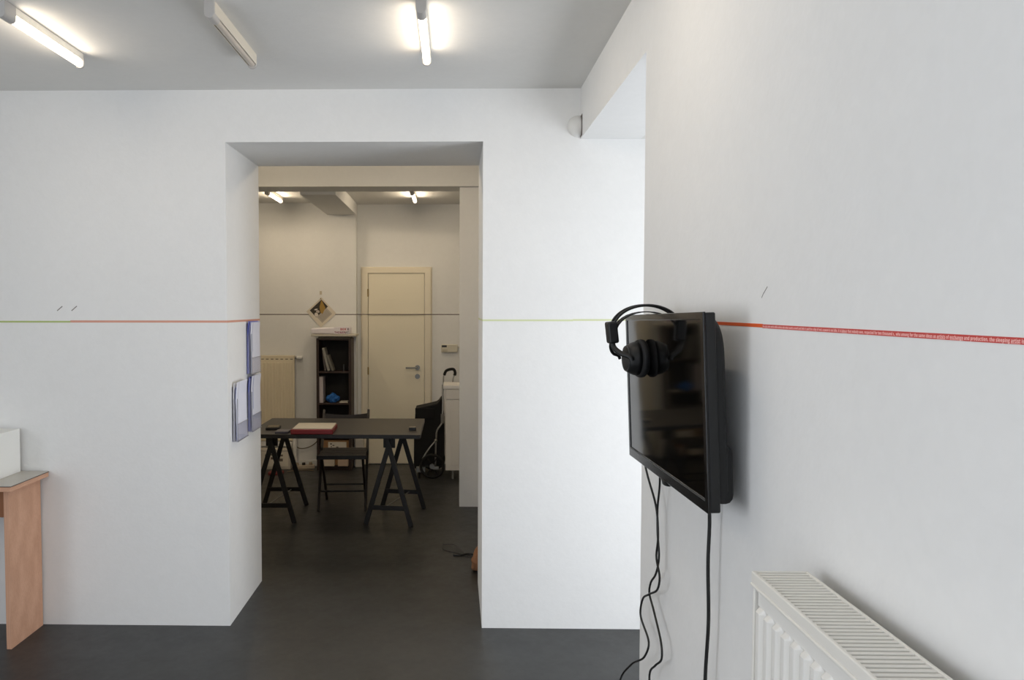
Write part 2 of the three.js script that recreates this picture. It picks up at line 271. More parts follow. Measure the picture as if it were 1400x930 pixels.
// ---------------------------------------------------------------- headphones hung over the corner of the television
{
  const t = thing('headphones', 'black over-ear headphones hung over the far top corner of the television', 'headphones', [0.51, 1.56, -2.16], 0);
  t.rotation.y = 0.10;
  const CX = 0.02, arc = (rx, y0, top, z, r) => { const p = []; for (let i = 0; i <= 18; i++) { const q = Math.PI * (1 - i / 18); p.push([CX + Math.cos(q) * rx, y0 + Math.sin(q) * (top - y0), z]); } return tube(p, r, 60, 8); };
  obj('headband', [arc(0.096, 0.022, 0.0885, -0.013, 0.0036), arc(0.096, 0.022, 0.0885, 0.013, 0.0036)], M.blackPlastic, t);
  const strap = new THREE.Shape(); // suspension strap resting on the set's top edge
  { const o = [], n = 16; for (let i = 0; i <= n; i++) { const q = Math.PI * (1 - i / n); o.push([CX + Math.cos(q) * 0.090, 0.014 + Math.sin(q) * 0.058]); } o.forEach((p, i) => (i ? strap.lineTo(...p) : strap.moveTo(...p))); for (let i = n; i >= 0; i--) strap.lineTo(CX + (o[i][0] - CX) * 0.97, o[i][1] - 0.0025); }
  obj('suspension_strap', [new THREE.ExtrudeGeometry(strap, { depth: 0.03, bevelEnabled: false }).translate(0, 0, -0.015)], M.leatherette, t);
  for (const s of [-1, 1]) {
    const X = (v) => CX + s * v, end = s < 0 ? 0.044 : 0.082;         // the rear cup is squeezed between the set and the wall
    obj('slider_block', [new RoundedBoxGeometry(s < 0 ? 0.027 : 0.014, 0.060, 0.036, 3, 0.006).rotateZ(s < 0 ? 0.12 : 0).translate(X(s < 0 ? 0.096 : 0.096), 0.014, 0)], M.blackPlastic, t);
    obj('yoke', [tube([[X(0.096), -0.008, 0.006], [X(0.094), -0.026, 0.012], [X(end + 0.036), -0.042, 0.032], [X(end + 0.016), -0.052, 0.05], [X(end + 0.012), -0.062, 0.052]], 0.0072, 30, 10), tube([[X(0.096), -0.008, -0.006], [X(0.094), -0.028, -0.016], [X(end + 0.036), -0.046, -0.036], [X(end + 0.016), -0.054, -0.05], [X(end + 0.012), -0.062, -0.052]], 0.0045, 30, 10)], M.blackPlastic, t);
    const lift = s < 0 ? -0.012 : 0.062, tilt = (g) => g.scale(1, s < 0 ? 1 : 0.62, 1).translate(0, lift, 0).rotateZ(Math.PI / 2 * -s).translate(CX, -0.058, 0);
    const shell = new THREE.LatheGeometry([[0.0001, 0.072], [0.026, 0.071], [0.036, 0.066], [0.042, 0.057], [0.046, 0.046], [0.047, 0.034], [0.0001, 0.034]].map(([r, y]) => new THREE.Vector2(r, y)), 36);
    const cush = new THREE.LatheGeometry([[0.022, 0.034], [0.050, 0.036], [0.053, 0.028], [0.052, 0.02], [0.045, 0.013], [0.034, 0.012], [0.026, 0.018], [0.022, 0.034]].map(([r, y]) => new THREE.Vector2(r, y)), 36);
    const cup = obj('ear_cup', [tilt(shell)], M.blackPlastic, t);
    obj('ear_cushion', [tilt(cush)], M.leatherette, cup);
    obj('cup_ring', [tilt(new THREE.TorusGeometry(0.034, 0.0016, 8, 36).rotateX(Math.PI / 2).translate(0, 0.0675, 0))], M.silverLine, cup);
  }
}
// cables under the television
tag(obj('cable', [tube([[0.575, 1.20, -2.375], [0.59, 1.131, -2.365], [0.6, 1.05, -2.30], [0.6, 0.97, -2.276], [0.6, 0.905, -2.292], [0.6, 0.86, -2.254], [0.6, 0.82, -2.27], [0.6, 0.763, -2.375], [0.6, 0.72, -2.45], [0.6, 0.66, -2.478], [0.598, 0.615, -2.36], [0.59, 0.57, -2.375], [0.575, 0.49, -2.49], [0.555, 0.40, -2.56], [0.56, 0.2, -2.55], [0.57, 0.006, -2.45]], 0.0032, 160)], M.cable), 'thin black cable swinging widest left below the television', 'cable');
tag(obj('cable', [tube([[0.585, 1.21, -2.215], [0.595, 1.137, -2.245], [0.6, 1.05, -2.286], [0.604, 0.98, -2.298], [0.604, 0.91, -2.278], [0.604, 0.85, -2.31], [0.604, 0.80, -2.37], [0.604, 0.765, -2.385], [0.604, 0.73, -2.33], [0.6, 0.67, -2.225], [0.6, 0.635, -2.22], [0.6, 0.58, -2.29], [0.598, 0.53, -2.345], [0.596, 0.45, -2.33], [0.594, 0.2, -2.28], [0.59, 0.006, -2.2]], 0.0032, 160)], M.cable), 'thin black cable looping to the right of its twisted neighbour', 'cable');
tag(obj('power_cable', [tube([[0.59, 1.23, -1.82], [0.6, 1.159, -1.824], [0.6, 1.04, -1.829], [0.604, 0.9, -1.832], [0.602, 0.753, -1.843], [0.604, 0.5, -1.84], [0.6, 0.2, -1.85], [0.59, 0.006, -1.86]], 0.0042, 80)], M.cable), 'straight black power cable below the near corner of the television', 'cable');

// ---------------------------------------------------------------- panel radiator on the right wall
{
  const Z0 = -1.32, Z1 = -0.14, Y0 = 0.30, Y1 = 1.195, XF = 0.507, XW = 0.602;
  const t = thing('panel_radiator', 'white ribbed panel radiator with slotted top grille on the right wall', 'radiator', [0.555, 0, -0.73]);
  const S = (x0, x1, y0, y1, z0, z1, r) => (r ? soft(x0, x1, y0, y1, z0, z1, r) : span(x0, x1, y0, y1, z0, z1)).translate(-0.555, 0, 0.73);
  // ribbed front sheet: profile along z, swept in y with the flutes fading into a flat band at top and bottom
  const P = 0.0333, n = Math.round((Z1 - Z0 - 0.02) / P), per = 14, rows = [[Y0, 0], [Y0 + 0.04, 0], [Y0 + 0.041, 0], [Y0 + 0.046, 1], [Y0 + 0.047, 1], [1.132, 1], [1.133, 1], [1.139, 0], [1.140, 0], [1.174, 0]];
  const pos = [], idx = [];
  for (const [y, k] of rows) for (let i = 0; i <= n * per; i++) {
    const u = (i % per) / per, f = 0.5 - 0.5 * Math.cos(2 * Math.PI * u); const c = Math.min(1, f * 1.5), bulge = c * c * (3 - 2 * c);
    pos.push(XF + 0.012 - 0.012 * (k ? bulge : 0.35) - 0.555, y, Z0 + 0.01 + i / per * P + 0.73);
  }
  const cols = n * per + 1;
  for (let r = 0; r < rows.length - 1; r++) for (let i = 0; i < cols - 1; i++) { const a = r * cols + i, b = a + 1, c = a + cols, d = c + 1; idx.push(a, b, c, b, d, c); }
  const g = new THREE.BufferGeometry(); g.setAttribute('position', new THREE.Float32BufferAttribute(pos, 3)); g.setIndex(idx); g.computeVertexNormals();
  g.setAttribute('uv', new THREE.Float32BufferAttribute(new Float32Array(pos.length / 3 * 2), 2));
  obj('front_panel', [g], std('#eae8e2', 0.36, { side: THREE.DoubleSide }), t);
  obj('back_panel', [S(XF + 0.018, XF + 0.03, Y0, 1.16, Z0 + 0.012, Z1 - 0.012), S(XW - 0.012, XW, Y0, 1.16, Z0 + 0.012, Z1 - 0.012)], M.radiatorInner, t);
  obj('side_cover', [S(XF + 0.002, XW, Y0 + 0.03, Y1 - 0.004, Z0, Z0 + 0.006, 0.0025)], M.radiatorWhite, t);
  obj('side_cover', [S(XF + 0.002, XW, Y0 + 0.03, Y1 - 0.004, Z1 - 0.006, Z1, 0.0025)], M.radiatorWhite, t);
  obj('top_rail', [S(XF - 0.001, XF + 0.006, Y1 - 0.020, Y1, Z0, Z1, 0.0025), S(XF - 0.003, XF + 0.010, Y1 - 0.025, Y1 - 0.019, Z0, Z1, 0.0025), S(XW - 0.006, XW, Y1 - 0.012, Y1, Z0, Z1, 0.0025), S(XF, XW, Y1 - 0.008, Y1, Z0, Z0 + 0.006, 0.002), S(XF, XW, Y1 - 0.008, Y1, Z1 - 0.006, Z1, 0.002)], M.radiatorWhite, t);
  obj('corner_gap', [S(XF + 0.0005, XF + 0.004, 1.178, 1.188, Z0 - 0.001, Z0 + 0.001)], M.radiatorDark, t);
  const slat = new RoundedBoxGeometry(XW - XF - 0.01, 0.006, 0.0078, 1, 0.0012);
  for (let k = 0; k < 97; k++) { const s = obj('slat', [slat], M.radiatorWhite, t); s.position.set((XF + XW) / 2 - 0.555, Y1 - 0.0045, Z0 + 0.73 + 0.013 + k * 0.012); }
  obj('wall_bracket', [S(XW, XR, 0.5, 0.53, -1.1, -1.07), S(XW, XR, 1.0, 1.03, -1.1, -1.07), S(XW, XR, 0.5, 0.53, -0.4, -0.37)], M.radiatorWhite, t);
  obj('supply_pipe', [cyl([0.02, 0, 0.5], [0.02, 0.32, 0.5], 0.008)], M.radiatorWhite, t);
}

// ---------------------------------------------------------------- particle-board counter at the left edge
{
  const t = thing('counter_table', 'wood-coloured board counter with grey laminate top at the left edge', 'counter', [-2.75, 0, -3.79]);
  const S = (x0, x1, y0, y1, z0, z1, r = 0.0015) => soft(x0, x1, y0, y1, z0, z1, r).translate(2.75, 0, 3.79);
  obj('side_panel', [S(-2.145, -2.121, 0, 0.775, -3.94, -3.65)], M.board, t);
  obj('side_panel', [S(-3.40, -3.376, 0, 0.775, -3.94, -3.65)], M.board, t);
  obj('apron', [S(-3.376, -2.145, 0.64, 0.775, -3.67, -3.652)], M.boardEdge, t);
  const top = obj('counter_top', [S(-3.44, -2.08, 0.775, 0.798, -3.945, -3.60)], M.board, t);
  obj('laminate_sheet', [S(-3.44, -2.079, 0.8005, 0.8035, -3.945, -3.599, 0.001)], M.laminate, top);
  obj('black_edging', [S(-3.441, -2.078, 0.798, 0.8008, -3.945, -3.598, 0.0008)], M.blackEdge, top);
}
tag(obj('display_box', [soft(-2.62, -2.214, 0.8035, 1.025, -3.925, -3.70, 0.002)], M.whiteCard), 'plain white box standing on the wood-coloured counter', 'box');

// ---------------------------------------------------------------- clear leaflet holders on the doorway jamb
function holder(label, y, z0, blue, kind) {
  const t = thing('leaflet_holder', label, 'leaflet holder', [-1.151, y, z0 - 0.1]);
  const w = 0.105, h = 0.30;
  obj('back_plate', [span(0.0005, 0.0028, 0, h - 0.015, -w, w)], M.clear, t);
  const front = obj('front_pocket', [span(0.030, 0.0322, 0, 0.09, -w, w), span(0.0028, 0.030, 0, 0.0022, -w, w), span(0.0028, 0.030, 0.0022, h * 0.75, w - 0.0022, w), span(0.0028, 0.030, 0.0022, h * 0.3, -w, -w + 0.0022)], M.clear, t);
  obj('pocket_edge', [span(0.0300, 0.0328, 0.0895, 0.0915, -w, w), span(0.0295, 0.0332, -0.001, 0.0012, -w, w), span(0.0295, 0.0328, 0, h * 0.75, w - 0.001, w + 0.0008)], std('#8e8f96', 0.4), t);
  // curved sheets: each a thin bent leaf that bulges away from the wall
  const sheet = (x0, x1, top, bulge, mat, inset, name) => {
    const s = new THREE.Shape(), n = 14, P = []; for (let i = 0; i <= n; i++) { const v = i / n; P.push([x0 + (x1 - x0) * v + bulge * Math.sin(Math.PI * v) + (v > 0.8 ? (v - 0.8) * 0.03 : 0), 0.004 + v * (top - 0.004)]); }
    P.forEach((p, i) => (i ? s.lineTo(...p) : s.moveTo(...p))); for (let i = n; i >= 0; i--) s.lineTo(P[i][0] - 0.0025, P[i][1]);
    return obj(name, [new THREE.ExtrudeGeometry(s, { depth: 2 * (w - inset), bevelEnabled: false }).translate(0, 0, -(w - inset))], mat, t);
  };
  if (kind === 0) { sheet(0.008, 0.010, h - 0.005, -0.001, M.bluePaper, 0.004, 'blue_leaflet'); sheet(0.012, 0.020, h - 0.008, -0.003, M.violetPaper, 0.006, 'leaflet'); sheet(0.028, 0.024, h - 0.012, 0.001, M.printA, 0.008, 'leaflet'); }
  if (kind === 1) { sheet(0.009, 0.010, h + 0.005, 0.002, M.bluePaper, 0.004, 'blue_leaflet'); sheet(0.016, 0.014, h - 0.002, 0.002, M.violetPaper, 0.005, 'leaflet'); sheet(0.028, 0.026, h + 0.012, 0.000, M.printB, 0.006, 'leaflet'); }
  if (kind === 2) { sheet(0.010, 0.008, h + 0.004, 0.002, M.paper, 0.004, 'leaflet'); sheet(0.020, 0.013, h - 0.02, 0.004, M.violetPaper, 0.02, 'leaflet'); sheet(0.028, 0.024, h + 0.01, -0.002, M.printC, 0.006, 'leaflet'); }
  return t;
}
function leafletPrint(ink, dense) {
  return std('#ffffff', 0.8, { map: canvasTexture(128, 256, (c, w, h) => {
    c.fillStyle = '#e4e6f3'; c.fillRect(0, 0, w, h); c.fillStyle = ink;
    for (let i = 0; i < dense; i++) c.fillRect(16, 40 + i * (190 / dense), 40 + 50 * ((i * 37 % 11) / 11), 3);
  }) });
}
M.printA = leafletPrint('#c4c8da', 3); M.printB = leafletPrint('#9aa0c8', 14); M.printC = leafletPrint('#cfd2de', 5);
holder('upper clear leaflet holder with blue leaflets directly under the orange tape', 1.272, -4.312, true, 0);
holder('lower right clear leaflet holder at the inner edge of the jamb', 0.950, -4.312, true, 1);
holder('lower left clear leaflet holder with plain white leaflets', 0.945, -4.018, false, 2);

// ================================================================ BACK ROOM
// work table: a black board on two trestles
{
  const t = thing('table_board', 'long black table board resting on two trestles in the back room', 'table', [-0.86, 0.71, -5.93]);
  obj('tabletop', [soft(-0.625, 0.625, 0, 0.03, -0.41, 0.41, 0.003)], M.tableBlack, t);
  obj('edge_band', [soft(-0.6258, 0.6258, 0.002, 0.028, 0.408, 0.4112, 0.001)], M.blackWood, t);
}
function trestle(label, pos, turn) {
  const t = thing('trestle', label, 'trestle', pos, turn);
  obj('top_rail', [soft(-0.022, 0.022, 0.66, 0.70, -0.30, 0.30)], M.blackWood, t);
  for (const zs of [1, -1]) {
    for (const s of [-1, 1]) obj('leg', [bar([s * -0.026, 0.70, zs * 0.255 + s * 0.011], [s * 0.178, 0, zs * 0.275 + s * 0.011], 0.036, 0.02)], M.blackWood, t);
    obj('crossbar', [soft(-0.15, 0.15, 0.115, 0.150, zs * 0.27 - 0.006, zs * 0.27 + 0.006)], M.blackWood, t);
    obj('gusset', [soft(-0.045, 0.045, 0.585, 0.655, zs * 0.24 - 0.006, zs * 0.24 + 0.006)], M.blackWood, t);
  }
  obj('brace', [cyl([-0.04, 0.13, 0.27], [0.05, 0.13, -0.27], 0.005, 0.005, 8)], M.dullSteel, t);
  return t;
}
const tr = trestle('black wooden trestle under the right end of the table', [-0.452, 0, -6.10], -0.14);
copy(tr, 'black wooden trestle under the left end of the table beside the jamb', [-1.395, 0, -6.16], 0.02);

// folding chair pushed in from behind
{
  const t = thing('folding_chair', 'dark brown wooden folding chair tucked behind the table', 'chair', [-0.91, 0, -6.44], 0.05);
  const Z = 0.21;
  for (const s of [-1, 1]) obj('long_leg', [bar([s * 0.19, 0, Z], [s * 0.19, 0.765, -0.24], 0.02, 0.03)], M.chairWood, t);
  for (const s of [-1, 1]) obj('short_leg', [bar([s * 0.165, 0, -0.20], [s * 0.165, 0.44, 0.17], 0.018, 0.028)], M.chairWood, t);
  for (let k = 0; k < 5; k++) obj('seat_slat', [soft(-0.19, 0.19, 0.44, 0.455, 0.18 - k * 0.075 - 0.03, 0.18 - k * 0.075 + 0.03)], M.chairWood, t);
  obj('seat_front_rail', [soft(-0.20, 0.20, 0.425, 0.456, 0.212, 0.23)], M.blackWood, t);
  const r = [-0.19, 0.19]; const bg = new THREE.BoxGeometry(0.38, 0.082, 0.014, 16, 1, 1), p = bg.attributes.position;
  for (let i = 0; i < p.count; i++) { const q = p.getX(i) / 0.19; p.setZ(i, p.getZ(i) - 0.02 * (1 - q * q)); if (p.getY(i) > 0) p.setY(i, p.getY(i) - 0.014 * (1 - q * q)); }
  bg.computeVertexNormals();
  obj('backrest', [bg.rotateX(-0.2).translate(0, 0.70, -0.205)], M.chairWood, t);
  obj('rear_rail', [cyl([-0.19, 0.43, -0.045], [0.19, 0.43, -0.045], 0.009, 0.009, 10)], M.blackWood, t);
  obj('stretcher', [cyl([-0.19, 0.145, 0.125], [0.19, 0.145, 0.125], 0.008, 0.008, 10)], M.blackWood, t);
  obj('stretcher', [cyl([-0.165, 0.16, -0.065], [0.165, 0.16, -0.065], 0.008, 0.008, 10)], M.blackWood, t);
}
// things on the table
{
  const t = thing('document_tray', 'red box with pale lid lying on the black table', 'box', [-1.015, 0.74, -5.66], 0.03);
  obj('tray', [soft(-0.15, 0.15, 0, 0.035, -0.145, 0.145, 0.006)], M.red, t);
  obj('pale_lid', [soft(-0.138, 0.142, 0.033, 0.042, -0.14, 0.125, 0.002)], M.pale, t);
}
{
  const t = thing('clipboard', 'black tablet-like slab overhanging the left front of the table', 'device', [-1.345, 0.74, -5.78], 0.12);
  obj('body', [soft(-0.05, 0.05, 0, 0.018, -0.07, 0.07, 0.004)], M.blackPlastic, t);
  obj('face', [soft(-0.042, 0.042, 0.0175, 0.0192, -0.06, 0.06, 0.0008)], M.screen, t);
}
tag(obj('notebook', [soft(-1.283, -1.186, 0.74, 0.756, -5.66, -5.55, 0.004)], std('#4c4a55', 0.35)), 'slim grey notebook between the black slab and the red box', 'notebook');
{
  const t = thing('small_box', 'tiny dark box with light top near the right end of the table', 'box', [-0.302, 0.74, -5.74]);
  obj('case', [soft(-0.026, 0.026, 0, 0.022, -0.03, 0.03, 0.003)], M.blackPlastic, t);
  obj('light_top', [soft(-0.024, 0.024, 0.0215, 0.0245, -0.028, 0.028, 0.001)], std('#7b7466', 0.5), t);
}
// bookcase
{
  const t = thing('bookcase', 'narrow dark brown bookcase of open compartments against the far wall', 'bookcase', [-1.205, 0, -7.93]);
  for (const s of [-1, 1]) obj('side_panel', [soft(s * 0.15, s * 0.176, 0, 1.335, -0.115, 0.11, 0.002)], M.darkBrown, t);
  obj('back_panel', [span(-0.158, 0.158, 0.03, 1.33, -0.115, -0.107)], M.darkInside, t);
  for (const y of [0.03, 0.33, 0.665, 0.985, 1.318]) obj('shelf', [soft(-0.158, 0.158, y, y + 0.018, -0.107, 0.105, 0.002)], M.darkBrown, t);
  obj('plinth', [span(-0.158, 0.158, 0, 0.03, 0.08, 0.095)], M.darkBrown, t);
}
{
  const t = thing('shelf_board', 'pale grey overhanging board laid on top of the bookcase', 'board', [-1.2, 1.335, -7.92]);
  obj('board', [soft(-0.228, 0.222, 0.022, 0.042, -0.125, 0.135, 0.004)], M.pale, t);
  obj('bearer', [soft(-0.16, 0.16, 0, 0.022, -0.1, 0.1, 0.002)], std('#6b645a', 0.7), t);
}
{
  const t = thing('printed_parcel', 'white parcel with red and dark lettering on top of the bookcase', 'parcel', [-1.235, 1.377, -7.87]);
  const g = new RoundedBoxGeometry(0.40, 0.078, 0.12, 3, 0.02), p = g.attributes.position;
  for (let i = 0; i < p.count; i++) { const q = p.getX(i) / 0.2; if (q < -0.3) p.setY(i, p.getY(i) * (1 + (q + 0.3) * 0.45) - 0.006 * (-q)); }
  g.computeVertexNormals();
  obj('wrapping', [g.translate(0, 0.039, 0)], std('#e9e4ea', 0.6), t);
  const print = canvasTexture(256, 128, (c) => { c.fillStyle = '#e9e4ea'; c.fillRect(0, 0, 256, 128); c.font = 'bold 58px sans-serif'; c.textBaseline = 'top';
    c.fillStyle = '#c2353f'; c.fillText('BEK', 104, 6); c.fillStyle = '#5a2c3c'; c.fillText('ER', 226, 6);
    c.save(); c.scale(0.8, 1); c.fillStyle = '#7c1540'; c.fillText('THOMER', 6, 68); c.fillStyle = '#2c2330'; c.fillText('ATI', 240, 68); c.restore(); });
  obj('lettering', [new THREE.PlaneGeometry(0.15, 0.066).translate(0.112, 0.039, 0.0606)], std('#ffffff', 0.6, { map: print }), t);
}
// in the bookcase
function crumple(name, label, category, mat, r, pos, sc, s0) {
  const g = new THREE.IcosahedronGeometry(r, 5), p = g.attributes.position; const v = new THREE.Vector3();
  for (let i = 0; i < p.count; i++) { v.fromBufferAttribute(p, i); const n = v.clone().normalize(); const k = 1 + 0.2 * Math.sin(n.x * 5 + s0) * Math.cos(n.y * 4 + s0 * 2) + 0.12 * Math.sin(n.z * 13 + n.x * 11 + s0); v.multiplyScalar(k); p.setXYZ(i, v.x * sc[0], Math.max(v.y, -r * 0.8) * sc[1], v.z * sc[2]); }
  g.computeVertexNormals(); const o = obj(name, [toCreasedNormals(g.translate(0, r * 0.8 * sc[1], 0), 0.5)], mat); o.position.set(...pos); return tag(o, label, category);
}
{
  const t = thing('cloth_bundle', 'grey crumpled folders leaning in the top compartment of the bookcase', 'folders', [-1.29, 1.003, -7.9]);
  for (const [i, [x, lean, h, w]] of [[-0.05, 0.12, 0.20, 0.02], [-0.015, 0.24, 0.24, 0.026], [0.025, 0.33, 0.17, 0.022]].entries())
    obj('folder', [soft(-w / 2, w / 2, 0, h, -0.06, 0.08, 0.006).rotateZ(lean).translate(x + 0.05, 0.004, i * 0.004)], [std('#5c5654', 0.85), std('#8f8d86', 0.85), std('#77756e', 0.85)][i], t);
}
tag(obj('glass_tube', [cyl([-1.108, 1.003, -7.86], [-1.108, 1.07, -7.86], 0.009)], std('#3a3c3e', 0.3)), 'small dark cylinder in the top compartment of the bookcase', 'container');
tag(obj('ring_binder', [soft(-1.36, -1.318, 0.683, 0.948, -8.0, -7.84, 0.004).rotateZ(0)], std('#c9c0c2', 0.6)), 'white ring binder standing in the second compartment of the bookcase', 'binder');
crumple('cloth_bag', 'crumpled blue plastic bag in the second compartment of the bookcase', 'bag', M.blueCloth, 0.06, [-1.228, 0.684, -7.89], [1.1, 0.8, 0.8], 1.3);
tag(obj('paper_stack', [soft(-1.155, -1.07, 0.683, 0.691, -7.96, -7.85, 0.002), soft(-1.15, -1.072, 0.691, 0.697, -7.95, -7.85, 0.002)], M.pale), 'thin paper stack right of the blue bag', 'paper');
function carton(label, x0, x1, y0, y1, z0, z1, mat, lx0, lx1, ly0, ly1, lines) {
  const t = thing('carton', label, 'carton', [(x0 + x1) / 2, y0, (z0 + z1) / 2]); const w = (x1 - x0) / 2, h = y1 - y0, d = (z1 - z0) / 2;
  obj('carton_body', [soft(-w, w, 0, h, -d, d, 0.003)], mat, t);
  const tex = canvasTexture(128, 64, (c) => { c.fillStyle = '#ddd6c8'; c.fillRect(0, 0, 128, 64); c.fillStyle = '#6a625a'; for (const [a, b, u, v] of lines) c.fillRect(a, b, u, v); });
  if (lx0 !== null) obj('paper_label', [new THREE.PlaneGeometry(lx1 - lx0, ly1 - ly0).translate((lx0 + lx1) / 2 - (x0 + x1) / 2, (ly0 + ly1) / 2 - y0, d + 0.001)], std('#ffffff', 0.8, { map: tex }), t);
  return t;
}
carton('brown carton with a white label in the fourth compartment of the bookcase', -1.345, -1.055, 0.048, 0.30, -8.02, -7.85, M.cardboard, -1.27, -1.085, 0.195, 0.285, [[14, 10, 12, 10], [30, 22, 14, 8], [56, 34, 16, 12], [18, 30, 8, 8]]);
tag(obj('carton', [soft(-1.33, -1.20, 0.048, 0.165, -7.845, -7.79, 0.003), span(-1.30, -1.285, 0.115, 0.128, -7.791, -7.7895), span(-1.25, -1.235, 0.11, 0.126, -7.791, -7.7895)], std('#cbbfae', 0.8)), 'cream carton at the bottom left in front of the brown carton', 'carton');
tag(obj('carton', [soft(-1.165, -1.06, 0.048, 0.125, -7.845, -7.79, 0.003)], std('#b9a38f', 0.8)), 'small beige carton at the bottom right of the bookcase', 'carton');
tag(obj('paper_sack', [soft(-1.015, -0.925, 0.0, 0.30, -8.06, -7.96, 0.012, 3)], std('#c9c4ba', 0.75)), 'white upright paper bag between the bookcase and the door', 'bag');

// picture pinned to the far wall
{
  const t = thing('pinned_picture', 'square printed picture pinned by one corner to the far wall', 'picture', [-1.37, 1.80, -8.0492]);
  const pic = canvasTexture(256, 256, (c) => {
    c.fillStyle = '#d8d0c0'; c.fillRect(0, 0, 256, 256);
    c.fillStyle = '#3d362f'; c.fillRect(18, 18, 112, 196);
    c.fillStyle = '#b9aea2'; c.beginPath(); c.ellipse(92, 150, 22, 16, -0.6, 0, 7); c.fill(); c.fillStyle = '#d6cec4'; c.beginPath(); c.ellipse(108, 190, 26, 22, 0.3, 0, 7); c.fill(); c.beginPath(); c.ellipse(60, 150, 8, 22, 0.5, 0, 7); c.fill();
    c.fillStyle = '#b3ab9f'; c.fillRect(130, 40, 96, 166); c.fillStyle = '#938b80'; for (let i = 0; i < 11; i++) c.fillRect(140, 60 + i * 12, 76, 4);
    c.fillStyle = '#a58440'; c.beginPath(); c.moveTo(18, 18); c.lineTo(122, 52); c.lineTo(150, 130); c.lineTo(120, 134); c.lineTo(64, 96); c.closePath(); c.fill();
  });
  const sheet = obj('print', [new THREE.BoxGeometry(0.224, 0.216, 0.002)], std('#ffffff', 0.75, { map: pic }), t);
  sheet.rotation.z = -0.83; sheet.position.set(0.004, -0.205, 0.006);
  obj('drawing_pin', [new THREE.SphereGeometry(0.006, 12, 8).translate(0, -0.06, 0.012), cyl([0, -0.06, 0], [0, -0.06, 0.012], 0.0015)], M.brass, t);
  obj('tape_tab', [span(-0.012, 0.010, -0.02, 0.016, 0.0005, 0.0015)], std('#c7bda9', 0.6), t);
}
// radiator of the back room
{
  const t = thing('panel_radiator', 'cream ribbed panel radiator behind the table in the back room', 'radiator', [-2.0, 0, -8.05]);
  obj('front_panel', (() => { const a = [soft(-0.4, 0.365, 0.27, 1.15, 0.045, 0.065, 0.006)]; for (let i = 0; i < 22; i++) a.push(soft(-0.385 + i * 0.0335, -0.361 + i * 0.0335, 0.31, 1.08, 0.062, 0.071, 0.004)); return a; })(), std('#ebdfc4', 0.5), t);
  obj('top_cover', [soft(-0.4, 0.365, 1.135, 1.153, 0.02, 0.066, 0.003)], std('#ebdfc4', 0.5), t);
  obj('vent_slots', Array.from({ length: 15 }, (_, i) => span(-0.38 + i * 0.05, -0.352 + i * 0.05, 1.112, 1.12, 0.064, 0.0655)), std('#6d6250', 0.8), t);
  const v = obj('valve', [cyl([0.365, 1.13, 0.04], [0.385, 1.13, 0.04], 0.012)], M.dullSteel, t);
  obj('valve_head', [cyl([0.385, 1.13, 0.04], [0.445, 1.13, 0.04], 0.021, 0.018)], M.white, v);
  obj('wall_bracket', [span(-0.2, -0.17, 0.5, 1.0, 0, 0.046), span(0.15, 0.18, 0.5, 1.0, 0, 0.046)], M.pale, t);
  obj('supply_pipe', [cyl([0.36, 0.0, 0.05], [0.36, 0.33, 0.05], 0.024)], M.white, t);
}
tag(obj('cable_trunking', [soft(-2.6, -1.67, 0.21, 0.265, -8.05, -8.0, 0.004)], M.white), 'white cable trunking below the back room radiator', 'trunking');
carton('printed white carton on the floor behind the left trestle', -2.0, -1.66, 0, 0.20, -7.98, -7.86, std('#c4bdb2', 0.8), -1.95, -1.68, 0.03, 0.18, [[16, 12, 8, 36], [40, 10, 24, 6], [44, 24, 18, 10], [80, 30, 22, 12], [90, 12, 12, 8]]);
{
  const t = thing('power_strip', 'white power strip with plugs on the floor left of the bookcase', 'power strip', [-1.53, 0, -7.9], 0.25);
  obj('strip', [soft(-0.11, 0.11, 0, 0.038, -0.03, 0.03, 0.006)], std('#b9aa96', 0.6), t);
  for (const x of [-0.065, 0.0, 0.07]) obj('plug', [cyl([x, 0.036, 0], [x, 0.062, 0], 0.018, 0.016)], std(x ? '#a99a88' : '#2a2522', 0.6), t);
}
tag(obj('cable', [tube([[-1.64, 0.29, -8.03], [-1.62, 0.2, -8.02], [-1.55, 0.19, -8.0], [-1.46, 0.22, -8.02], [-1.40, 0.28, -8.04], [-1.385, 0.34, -8.04]], 0.005, 50)], std('#6b5f52', 0.6)), 'drooping grey cable on the wall left of the bookcase', 'cable');
tag(obj('cable', [tube([[-1.66, 0.006, -7.72], [-1.6, 0.006, -7.76], [-1.52, 0.006, -7.80], [-1.44, 0.006, -7.80], [-1.405, 0.006, -7.78]], 0.005, 50)], std('#7a6c5c', 0.6)), 'grey cable lying along the floor by the power strip', 'cable');
{
  const t = thing('toy_clutter', 'small red and white plastic container on the floor behind the left trestle', 'container', [-1.74, 0, -7.62]);
  obj('base', [soft(-0.08, 0.06, 0, 0.03, -0.05, 0.05, 0.008)], std('#7d3434', 0.6), t);
  obj('cap', [new THREE.SphereGeometry(0.016, 14, 10).translate(0.03, 0.04, 0.03)], M.white, t);
}
// keypad
{
  const t = thing('alarm_keypad', 'small cream alarm keypad on the wall right of the door', 'keypad', [-0.043, 1.22, -8.17]);
  obj('case', [soft(-0.086, 0.086, -0.042, 0.042, 0, 0.028, 0.008, 3)], M.cream, t);
  obj('display', [span(-0.080, -0.028, 0.014, 0.034, 0.0275, 0.0292)], std('#1a1512', 0.3), t);
  for (let i = 0; i < 6; i++) obj('key', [soft(-0.07 + (i % 3) * 0.018, -0.058 + (i % 3) * 0.018, -0.02 - Math.floor(i / 3) * 0.014, -0.010 - Math.floor(i / 3) * 0.014, 0.0275, 0.031, 0.001)], std('#bdb59f', 0.6), t);
  obj('lead', [tube([[0.086, 0.012, 0.012], [0.1, 0.014, 0.01], [0.13, 0.01, 0.008], [0.2, 0.0, 0.004]], 0.004, 20)], M.cream, t);
}
